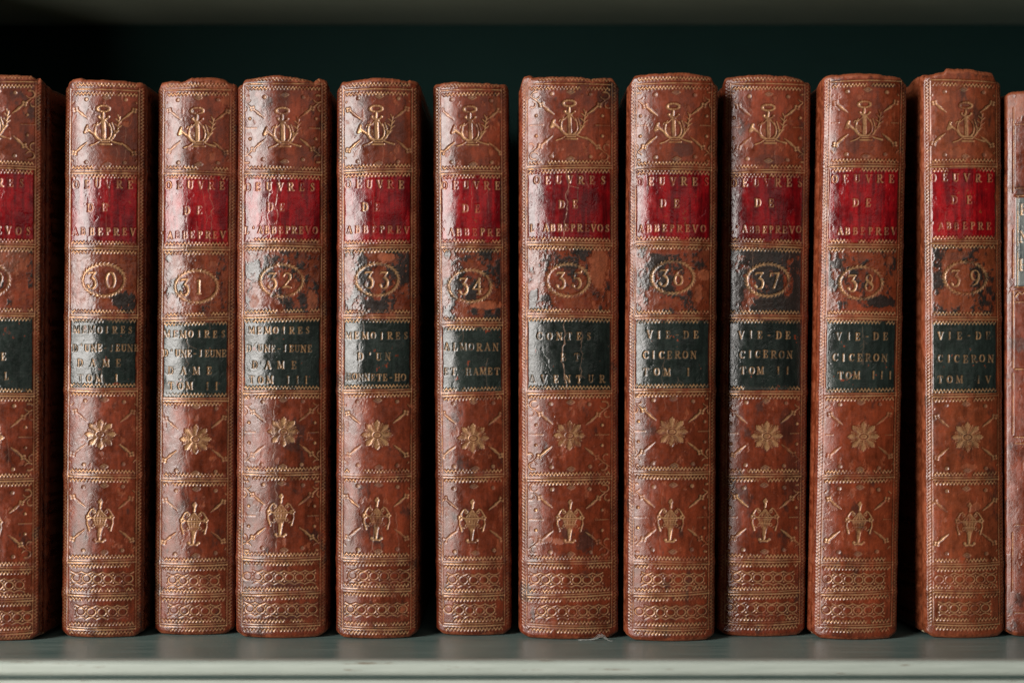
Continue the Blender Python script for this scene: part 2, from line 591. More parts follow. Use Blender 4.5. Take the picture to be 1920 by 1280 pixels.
    def chain(self, y, pid):
        x0, x1 = self.L + 1, self.Rr - 2
        p = 19.6
        ph = self.rng.random() * p
        n = int((x1 - x0) / p) + 2
        tl = self.rng.normal(0, 0.8)
        for i in range(-1, n):
            cx = x0 + ph + i * p
            g = 0.75 + 0.25 * self.rng.random()
            yy = y + tl * cx / 60
            if x0 + 4 < cx < x1 - 4:
                self.ell(cx, yy, 8.2, 6.9, 1.5, g, pid)
            m = cx + p / 2
            if x0 < m < x1:
                for s in (-1, 1):
                    self.ell(m, yy + s * 7, 1.5, 1.5, None, g, pid)
                    pass
            # the scalloped outlines
            up, lo = [], []
            for t in np.linspace(0, 1, 7):
                q = cx - p / 2 + t * p
                up.append((q, yy - 12.5 + 3.6 * math.sin(math.pi * t)))
                lo.append((q, yy + 13.5 - 3.8 * math.sin(math.pi * t)))
            if x0 < cx - p / 2 and cx + p / 2 < x1 + 6:
                self.line(up, 1.45, g=g, pid=pid)
                self.line(lo, 1.45, g=g, pid=pid)

    def border(self, y0, y1, pid):
        for s, e in ((-1, self.L), (1, self.Rr)):
            sl = self.win(e - 16, e + 16, y0, y1)
            X, Y = self.A[sl[1]][None, :] - e, self.Y[sl]
            X = X * s
            amp = lattice(self.rng, Y[:, 0] if len(Y) else [0, 1], np.arange(Y.shape[1]), 26, 60)
            k = 0.5 + 0.5 * sstep(amp, 0.15, 0.6)
            ok = (Y > y0) & (Y < y1)
            cov = np.clip(0.5 + 0.55 - np.abs(X - 3.0), 0, 1) * ok * k
            self.put(sl, cov, 0.8, pid + (s > 0), 'gold')
            tri = 1 - np.abs(((Y / 6.4) % 1.0) - 0.5) * 2
            v = X - 6.2
            cov = np.clip(0.5 + 0.95 - np.abs(v - tri * 5.0) * 0.62, 0, 1) * np.clip(v + 1.5, 0, 1) * ok * k
            self.put(sl, cov, 0.5, pid + (s > 0), 'gold')

    def text(self, s, xa, xb, y, h, pid, g=0.9):
        """letter centres run evenly from xa to xb (survey pixels)"""
        c = self.xc(y)
        n = len(s)
        for i, ch in enumerate(s):
            if ch == ' ' or ch not in GLYPH:
                continue
            x = (xa + (xb - xa) * i / max(1, n - 1)) - c
            self.glyph(ch, x, y, h * 0.80 * WIDTH.get(ch, 1.0), h, pid, g * (0.5 + 0.45 * self.rng.random()))

    def glyph(self, ch, x, y, w, h, pid, g, fat=1.0):
        jx, jy = self.rng.normal(0, 0.35, 2)
        for pts, wt in GLYPH[ch]:
            q = [(x + jx + (px - .5) * w, y + jy + (py - .5) * h) for px, py in pts]
            self.line(q, max(1.1, wt * h * fat), g=g, pid=pid)

    # ---- ornaments (offsets in survey pixels from their own centre) ----
    def at(self, x, y, pts):
        c = self.xc(y)
        return [(x - c + a, y + b) for a, b in pts]

    def lyre(self, x, y, pid, g):
        L = lambda p, w, w2=None, k=1.0: self.line(self.at(x, y, p), w, w2, g=g * k, pid=pid)
        c = x - self.xc(y)
        for i in range(16):
            t = 2 * math.pi * i / 16
            self.ell(c + 11.5 * math.cos(t), y - 38 + 5.6 * math.sin(t), 2.4, 1.9, None, g * (.75 + .25 * (i % 2)), pid)
        L([(0, -31), (0, -26), (-1, -22)], 3.0, 5)
        L([(-8, -22), (-4, -18.5), (1, -18), (6, -18.5), (10, -22)], 2.4)
        self.ell(c - 8, y - 23, 2.2, 2.2, None, g, pid)
        self.ell(c + 10, y - 23, 2.2, 2.2, None, g, pid)
        L([(.4, -17), (1.2, 16)], 6.4, 7.0, .72)
        for k in range(-1, 2):
            L([(.5 + 2.6 * k, -17), (1.3 + 2.8 * k, 16)], 1.3)
        L([(-2, -16), (-6, -11), (-11, -7)], 1.4)
        L([(-11, -11), (-14.5, -3), (-15.5, 5), (-13.5, 12), (-9, 17.5), (-4, 20)], 1.6, 3.2)
        L([(-11, -7), (-17, -8), (-19, -4)], 2.0, 1.0)
        for k in range(3):
            L([(-12.5 + k * 3, 0 + k), (-11.5 + k * 3, 11 + k)], 1.0, None, .55)
        L([(4, -16), (8, -11), (11, -6)], 1.4)
        L([(11, -10), (14.5, -2), (15.5, 6), (14, 14), (8, 20)], 1.6, 3.2)
        L([(16, -12), (19, -3), (21, 5), (20, 12), (16, 19)], 1.4, 3.0)
        L([(-29, 0), (-23, 5), (-17, 9), (-12, 17), (-5, 21)], 4.2, 2.4)
        L([(-34, 7), (-32, 0), (-29, -6)], 3.0, 4.6)
        L([(-33, 5), (-27, 3)], 6.0, 3.4)
        L([(18, 18), (24, 8), (28, -1), (29.5, -13), (32, -24)], 2.0, 1.4)
        for lx, ly, a in ((24, 8, 40), (25.5, 5, 160), (28, -2, 30), (28, -5, 150), (29, -10, 40), (29.5, -14, 145), (31, -20, 120)):
            r = math.radians(a)
            L([(lx, ly), (lx + 8 * math.cos(r), ly - 8 * math.sin(r) - 1)], 2.8, 1.0)
        L([(-6, 20), (14, 20)], 2.4)
        L([(-4, 24), (12, 24)], 2.0)
        L([(-7, 28.5), (15, 28.5)], 2.8)
        L([(-24, 31), (-15, 28), (-7, 23)], 2.2, 1.2)
        L([(12, 21), (22, 25), (34, 28)], 1.6, 3.4)

    def sun(self, x, y, pid, g):
        c = x - self.xc(y)
        for i in range(8):
            t = math.radians(i * 45 + 90)
            gg = g * (.8 + .2 * self.rng.random())
            u, v = math.cos(t), math.sin(t) * .95
            for k in (-1, 0, 1):
                t2 = t + k * 0.105
                self.seg(c + 9 * u, y + 8 * v, c + (28 - 2.5 * abs(k)) * math.cos(t2), y + (28 - 2.5 * abs(k)) * math.sin(t2) * .95, 1.5, 2.9, gg, pid)
            for o in (-0.30, 0.0, 0.30):
                t3 = t + math.pi / 8 + o * 0.6
                for q in range(5):
                    r = 11.5 + q * (3.2 if o == 0 else 2.8)
                    self.ell(c + r * math.cos(t3), y + .95 * r * math.sin(t3), 1.15, 1.15, None, gg * .8, pid)
        self.ell(c, y, 9.5, 7.2, 1.6, g, pid)
        self.ell(c, y, 6.6, 4.6, None, g * .55, pid)
        self.ell(c, y, 5.2, 3.2, 1.0, g, pid)

    def urn(self, x, y, pid, g):
        L = lambda p, w, w2=None, k=1.0: self.line(self.at(x, y, p), w, w2, g=g * k, pid=pid)
        c = x - self.xc(y)
        L([(2, -39), (-1, -35), (2, -31), (1, -24)], 3.0, 3.6)
        self.ell(c + 1.5, y - 35, 4, 3.4, None, g * .9, pid)
        for k in range(8):                                   # gadrooned lid, fluted bowl
            f = k / 7.0
            L([(1, -21), (-9 + 20 * f, -8.5)], 1.0, 2.6, .45)
            L([(-11.5 + 24 * f, -3), (-3 + 7 * f, 18)], 2.8, 1.6, .42)
        for k in range(5):
            f = k / 4.0
            L([(0 + 2 * f, -20), (-10.5 + 23 * f, -7)], 1.0, 1.3)
            L([(-11 + 23 * f, -2), (-8.5 + 18 * f, 6)], 1.2, 1.2)
        L([(-15, -4.8), (16, -4.8)], 2.2)
        L([(-12, -1), (13, -1)], 1.2)
        L([(-10.5, 6.5), (11.5, 6.5)], 1.2)
        L([(.6, 17), (-.2, 28), (-.6, 37)], 7.4, 3.6)
        L([(-9, 36), (-7, 40), (-1, 39), (6, 40), (9, 36)], 3.0)
        self.ell(c - 8.5, y + 36.5, 2.6, 2.6, None, g, pid)
        self.ell(c + 9.5, y + 36.5, 2.6, 2.6, None, g, pid)
        for s in (-1, 1):
            f = lambda a, b: (1 + s * a, b)
            L([f(10, -17), f(13, -22), f(17, -20), f(22, -12), f(23, -8)], 1.3, 2.4)
            self.ell(c + 1 + s * 11, y - 16.5, 2.6, 2.6, 1.3, g * .8, pid)
            for t in range(5):
                q = t * 2 * math.pi / 5
                self.ell(c + 1 + s * 22 + 3.2 * math.cos(q), y - 6 + 3.2 * math.sin(q), 1.9, 1.9, None, g, pid)
            L([f(15, -5), f(19, -5)], 2.2)
            L([f(23.5, -2), f(24, 6), f(21.5, 13), f(20, 19)], 1.4, 3.2)
            L([f(19, 12), f(15, 14)], 1.2)
            self.ell(c + 1 + s * 11, y + 9, 2.4, 2.4, 1.2, g * .8, pid)

    def corners(self, y, g):
        """sprigs pointing from the four corners to the middle of a panel, studs and lozenges between"""
        c = 0.0
        lo, hi = self.L - 1, self.Rr + 1
        for sx in (-1, 1):
            for sy in (-1, 1):
                k = g * (0.45 + 0.5 * self.rng.random())
                jx, jy = self.rng.normal(0, 1.2, 2)
                P = lambda pts: [(sx * (a + jx), y + sy * (b + jy)) for a, b in pts]
                self.clip_line(P([(32, 20.5), (38, 25), (44, 29.5)]), 1.2, 4.6, k, lo, hi)
                self.clip_line(P([(35, 24), (41, 29), (46, 32)]), 1.0, 1.4, k * .8, lo, hi)
                self.clip_line(P([(44, 30), (48, 33.5), (53, 37)]), 5.0, 2.2, k, lo, hi)
                for a in range(4):
                    q = a * 1.571 + .6
                    x, yy = sx * (55 + jx + 3.6 * math.cos(q)), y + sy * (39 + jy + 3.4 * math.sin(q))
                    if lo < x < hi:
                        self.ell(x, yy, 2.5, 2.2, None, k)
                self.clip_line(P([(57, 41), (66, 48), (78, 57)]), 2.4, 1.4, k, lo, hi)
                self.clip_line(P(arc(66, 57, 8, 7, 200, 470, 12)), 1.4, 3.4, k * .9, lo, hi)
                self.clip_line(P(arc(72, 40, 6, 6, 100, 300, 8)), 1.2, 3.0, k * .8, lo, hi)
                self.stud(sx * 37 + 2 + self.rng.normal(0, .8), y + sy * 59 + self.rng.normal(0, .8), 3.6, 3.4)
                if hi > 66:
                    self.stud(sx * 62, y + sy * 19, 2.6, 2.6, 0.8)
            if hi > 62:
                for i in range(9):
                    a = sx * (50 + i * 3)
                    if lo < a < hi:
                        self.ell(a, y - 1, 1.2, 1.0, None, 0.6 * g)
        for sy in (-1, 1):
            yy = y + sy * 62.5
            x = 3 + self.rng.normal(0, 1)
            self.line([(x - 8, yy), (x, yy - 4.5), (x + 8, yy), (x, yy + 4.5), (x - 8, yy)], 1.3, g=.42)
            self.ell(x, yy, 7, 4.2, None, 0.75, 0, 'press')
            self.ell(x, yy, 2.4, 1.6, None, 0.5)

    def clip_line(self, pts, w, w2, g, lo, hi):
        for i in range(len(pts) - 1):
            if min(pts[i][0], pts[i + 1][0]) > lo and max(pts[i][0], pts[i + 1][0]) < hi:
                n = len(pts) - 1
                self.seg(*pts[i], *pts[i + 1], w + (w2 - w) * i / n, w + (w2 - w) * (i + 1) / n, g)

    def stud(self, x, y, rx, ry, gold=0.34):
        if self.L + 2 < x < self.Rr - 1:
            self.ell(x, y, rx, ry, None, 0.9, 0, 'press')
            self.ell(x, y, rx, ry, None, gold * (.5 + self.rng.random()))

    def wreath(self, x, y, pid, g, rx=39.5, ry=30):
        c = x - self.xc(y)
        n = 34
        for i in range(n):
            t = 2 * math.pi * i / n
            gg = g * (.55 + .45 * self.rng.random())
            p = (c + rx * math.cos(t), y + ry * math.sin(t))
            dx, dy = -math.sin(t) * rx, math.cos(t) * ry
            l = math.hypot(dx, dy)
            dx, dy = dx / l, dy / l
            nx, ny = math.cos(t), math.sin(t)
            for s in (-1, 1):
                self.seg(*p, p[0] + dx * 5.5 + s * nx * 3.2, p[1] + dy * 5.5 + s * ny * 3.2, 2.8, 1.0, gg, pid)
        self.ell(c, y, rx, ry, 1.4, g * .85, pid)

    def vcrack(self, x, y0, y1, w=1.2, amp=4.0, g=1.0):
        y, xx = y0, x
        while y < y1:
            y2 = y + self.rng.uniform(4, 9)
            x2 = xx + self.rng.normal(0, amp * .5) + (x - xx) * .15
            self.seg(xx - self.xc(y), y, x2 - self.xc(y2), y2, w * self.rng.uniform(.5, 1.2), None, g * self.rng.uniform(.4, 1), 0, 'crack')
            if self.rng.random() < .25:
                self.seg(x2 - self.xc(y2), y2, x2 - self.xc(y2) + self.rng.normal(0, 7), y2 + self.rng.uniform(3, 9), w * .7, None, g * .6, 0, 'crack')
            y, xx = y2, x2

    # ---- colour, relief and the mesh parts ------------------------
    def finish(self, spec):
        rng, A, ys, Y = self.rng, self.A, self.ys, self.Y
        X = A[None, :]
        b = spec['b']
        base = np.array(spec.get('leather', (0.094, 0.0180, 0.0070)))
        cols = np.arange(len(A)) * self.STEP
        big = fbm(rng, ys, cols, 120, 60, 4)
        mot = fbm(rng, ys, cols, 34, 20, 5, .62)
        strk = fbm(rng, ys, cols, 70, 5, 3, .6)
        small = fbm(rng, ys, cols, 9, 7, 4, .65)
        tone = -.02 + 0.90 * big + 0.90 * mot + 0.50 * strk
        tint = base[None, None, :] * tone[..., None]
        tint = tint * (0.62 + 0.76 * small[..., None])
        # redder and browner clouds of the old dye
        red = sstep(mot, 0.5, 0.68)[..., None] * 0.45
        tint = tint * (1 - red) + red * np.array((0.130, 0.021, 0.0066)) * tone[..., None]
        rough = 0.255 + 0.06 * (small - .5) + 0.22 * (mot - .5) + 0.12 * (big - .5)
        height = 1.5 * (fbm(rng, ys, cols, 130, 46, 2) - .5) * spec.get('wavy', 1.0)
        height += 0.85 * (fbm(rng, ys, cols, 30, 26, 2) - .5) * spec.get('wavy', 1.0)
        height += 0.17 * (small - .5) + 0.08 * (fbm(rng, ys, cols, 4.5, 4, 2) - .5)
        # dark scuffs and damp stains
        dk = sstep(fbm(rng, ys, cols, 48, 26, 5, .66), spec.get('scuff', .60), spec.get('scuff', .60) + .16) * .78
        for (sx, sy, rx, ry, k) in spec.get('dark', []):
            r = np.hypot((X - (sx - self.xc(sy))) / rx, (Y - sy) / ry)
            dk = np.maximum(dk, k * sstep(1.25 - r + 1.1 * (small - .5) + .7 * (mot - .5), 0.0, 0.35))
        dark = np.array((0.020, 0.013, 0.011))
        tint = tint * (1 - .82 * dk[..., None]) + .82 * dk[..., None] * dark
        # volume-number panel: remains of a black stain over the leather
        pan = None
        if len(b) > 4:
            y0, y1 = b[2] + 5, b[3] - 5
            ins = sstep(Y, y0, y0 + 1.5) * sstep(-Y, -y1, -y1 + 1.5) * sstep(X, self.L, self.L + 1.5) * sstep(-X, -self.Rr, -self.Rr + 1.5)
            n = fbm(rng, ys, cols, 36, 26, 5, .66) * .75 + small * .25
            q = spec['black']
            thr = np.quantile(n[(Y > y0) & (Y < y1)], 1 - q) if q > 0 else 2
            bl = sstep(n + .10 * (small - .5), thr - .05, thr + .07) * ins
            for (sx, sy, rx, ry, k) in spec.get('patch', []):
                r = np.hypot((X - (sx - self.xc(sy))) / rx, (Y - sy) / ry)
                m = sstep(1.15 - r + 1.0 * (small - .5) + .9 * (mot - .5), 0, .2) * ins
                bl = np.maximum(bl, m) if k > 0 else bl * (1 - m)
            ora = ins * (1 - bl) * sstep(fbm(rng, ys, cols, 16, 9, 4, .6), .40, .62)
            o2 = np.array((0.15, 0.037, 0.014))
            tint = tint * (1 - .55 * ora[..., None]) + .55 * ora[..., None] * o2
            tint = tint * (1 - .93 * bl[..., None]) + .93 * bl[..., None] * np.array((0.013, 0.014, 0.0125))
            height += .45 * bl + ins * 0.5 * (fbm(rng, ys, cols, 7, 6, 3, .7) - .5)
            rough = rough - .03 * bl
        # worn raw leather at head, foot, shoulders and in random rubs
        edge = np.maximum(sstep(-(Y - self.yt[None, :]), -15, -2), sstep(Y, self.yb - 13, self.yb - 2) * .75)
        sh = np.maximum(sstep(-X, -self.L + 11, -self.L + 17), sstep(X, self.Rr + 11, self.Rr + 17)) * .55
        wn = sstep(np.maximum(edge, sh) + .9 * (small - .5) + .5 * (mot - .5), .38, .75)
        rub = sstep(fbm(rng, ys, cols, 22, 15, 5, .68), .665, .73) * .55
        for (sx, sy, rx, ry, k) in spec.get('orange', []):
            r = np.hypot((X - (sx - self.xc(sy))) / rx, (Y - sy) / ry)
            rub = np.maximum(rub, k * sstep(1.15 - r + 1.2 * (small - .5) + .7 * (mot - .5), 0, .3))
        wn = np.maximum(wn * .8, rub)
        worn = np.array((0.21, 0.055, 0.021))
        tint = tint * (1 - wn[..., None]) + wn[..., None] * worn * (.55 + .9 * small[..., None])
        rough = rough + .22 * wn
        height -= .5 * wn
        # bands stand a little proud of the back
        for yy in b[1:-1]:
            height += 1.1 * np.exp(-((Y - yy) / 7.0) ** 2)
        # leather labels pasted on
        inlab = np.zeros_like(Y)
        jag = 1.6 * (fbm(rng, ys, cols, 12, 12, 3) - .5)
        for (x0, x1, y0, y1, c1, c2, pid) in spec['labels']:
            ins = sstep(Y + jag, y0 - .6, y0 + .6) * sstep(-(Y + jag), -y1 - .6, -y1 + .6) * sstep(X + jag, x0 - .6, x0 + .6) * sstep(-(X + jag), -x1 - .6, -x1 + .6)
            f = sstep(.55 * mot + .45 * strk, .35, .65)[..., None]
            c = ((1 - f) * np.array(c1) + f * np.array(c2)) * spec.get('dye', 1.0)
            c = c * (.75 + .5 * small[..., None])
            chip = 1 - sstep(small * .55 + mot * .45, .70, .735)
            k = (ins * chip)[..., None]
            tint = tint * (1 - k) + k * c
            rough = np.where(ins > .5, .205 + .05 * (small - .5) + .12 * (mot - .5), rough)
            height += .62 * ins
            inlab = np.maximum(inlab, ins)
            sel = (ins > .5) & (self.pid == 0)
            self.pid[sel] = pid
        cr = self.crack
        tint = tint * (1 - .75 * cr[..., None]) + .75 * cr[..., None] * np.array((0.42, 0.25, 0.17))
        height -= .8 * cr
        # tooling is pressed into the leather
        lose = sstep(fbm(rng, ys, cols, 26, 18, 5, .68), .30, .54)
        g = .94 * self.gold * (.22 + .78 * lose) * (1 - .6 * wn) * (1 - .7 * cr)
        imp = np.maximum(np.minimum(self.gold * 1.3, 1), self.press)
        height += -1.5 * blur(imp, .75) + .7 * blur(imp, 2.6)
        # shadow outline of the tooling, painted into the tint along the impressions
        edge_shade = np.clip(blur(imp, 1.5) * 1.7 - imp, 0, 1) * .55
        tint = tint * (1 - edge_shade[..., None])
        gr = self.press * (1 - self.gold)
        tint = tint * (1 - .35 * gr[..., None]) + .35 * gr[..., None] * np.array((.12, .10, .08))
        # thin sheets of leather lift and cockle near the edges of the back
        fade = np.ones(len(A))
        fade[:self.c0] = 0.35
        fade[self.c1:] = 0.35
        height *= fade[None, :]
        brd = np.zeros(len(A), bool)
        brd[:self.c0] = True
        brd[self.c1:] = True
        tint[:, brd] *= 0.9
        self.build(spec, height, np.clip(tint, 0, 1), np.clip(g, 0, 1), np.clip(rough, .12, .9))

    def build(self, spec, height, tint, gold, rough):
        Y = self.Y
        rt, rb = 9.0, 10.0
        e = np.clip((self.yt[None, :] + rt - Y) / rt, 0, 1)
        f = np.clip((Y - (self.yb - rb)) / rb, 0, 1)
        inn = rt * (1 - np.sqrt(np.maximum(0, 1 - e * e))) + rb * (1 - np.sqrt(np.maximum(0, 1 - f * f)))
        h = height * (1 - .7 * e) * (1 - .7 * f) - inn * .9

        u = np.abs(self.px) / self.half_t
        foot = 5.5 * sstep(u, .80, 1.0) + 1.2 * u * u
        foot[:self.c0] = foot[self.c0]
        foot[self.c1:] = foot[self.c1 - 1]

        def place(h, Y):
            qx = self.qx[None, :] + self.mx[None, :] * h
            qd = self.qd[None, :] + self.md[None, :] * h
            sh = (self.c_bot - self.c_top) / 790.0 * (Y - 640.0)
            x = CX + self.X + (qx + sh * self.sc)
            d = self.d0 + qd
            Y = Y - foot[None, :] * sstep(Y, self.yb - 40, self.yb)
            y = CY + (Y - CY) * self.sc
            return np.stack([(x - CX) * S, d * S, (FLOOR_Y - y) * S], -1)

        P = place(h, Y)
        dz = (FLOOR_Y - (CY + (self.yb - CY) * self.sc)) * S
        P[..., 2] -= dz                     # foot exactly on the shelf
        # closing rows folded inwards over head and foot
        P0 = place(h[:1] - 11, Y[:1]); P0[..., 2] -= dz - 0.4 * S
        P1 = place(h[-1:] - 14, Y[-1:] + 1.0); P1[..., 2] -= dz
        P = np.concatenate([P0, P, P1], 0)
        ext = lambda a: np.concatenate([a[:1], a, a[-1:]], 0)
        tint, gold, rough, pid = ext(tint), ext(gold), ext(rough), ext(self.pid)
        gu, gv = np.gradient(P, axis=0), np.gradient(P, axis=1)
        N = np.cross(gv, gu)
        N /= np.linalg.norm(N, axis=-1, keepdims=True) + 1e-20
        nr, nc = P.shape[:2]
        # base of the thing
        origin = np.array(W(CX + self.X, self.d0, FLOOR_Y))
        origin[2] = 0
        bx = (CX + self.X - CX) * S
        root = empty(spec.get('name', 'leather_book'), tuple(origin))
        V = (P - origin).reshape(-1, 3)
        Nf = N.reshape(-1, 3)
        ii = np.arange(nr * nc).reshape(nr, nc)
        Q = np.stack([ii[:-1, :-1], ii[:-1, 1:], ii[1:, 1:], ii[1:, :-1]], -1).reshape(-1, 4)
        fid = pid[:-1, :-1].reshape(-1)
        at = {'tint': tint.reshape(-1, 3), 'gold': gold.reshape(-1), 'rough': rough.reshape(-1)}
        made = {}

        def cut(p, name, parent):
            q = Q[fid == p]
            if len(q) < 4:
                return None
            u, inv = np.unique(q, return_inverse=True)
            o = raw_mesh(name, V[u], inv.reshape(-1, 4), M_LEATHER, parent, Nf[u], {k: a[u] for k, a in at.items()})
            made[p] = o
            return o

        sp = cut(0, 'spine', root)
        cut(1, 'cover_board', root)
        cut(2, 'cover_board', root)
        for p, name, par in spec['parts']:
            cut(p, name, made.get(par, sp) if par is not None else root)
        # the block of leaves between the boards
        w = self.half_t - 4
        yt = float(np.max(self.yt)) + 9
        zt = (FLOOR_Y - (CY + (yt - CY) * self.sc)) * S
        c, s = math.cos(self.yaw), math.sin(self.yaw)
        vs = []
        for zz in (0.0012, zt):
            sh = (self.c_bot - self.c_top) / 790.0 * (((FLOOR_Y - zz / S)) - 640.0) if True else 0
            for (xx, dd) in ((-w, 40), (w, 40), (w, 570), (-w, 570)):
                vs.append(((xx * c + dd * s + sh) * S, (-xx * s + dd * c) * S, zz))
        poly_mesh('page_block', vs, [(0, 3, 2, 1), (4, 5, 6, 7), (0, 1, 5, 4), (1, 2, 6, 5), (2, 3, 7, 6), (3, 0, 4, 7)], M_PAPER, root, False)
        tag(root, spec['label'], 'book', spec.get('group'))
        return root


RED1, RED2 = (0.080, 0.0018, 0.0030), (0.195, 0.0030, 0.0048)
GRN1, GRN2 = (0.009, 0.0125, 0.0105), (0.0145, 0.021, 0.0175)
P_TITLE, P_SUB, P_TLET, P_SLET, P_WREATH, P_NUM, P_LYRE, P_SUN, P_URN = 3, 4, 5, 6, 7, 8, 9, 10, 11
BANDS, CHAINS, BORDER = 20, 40, 50

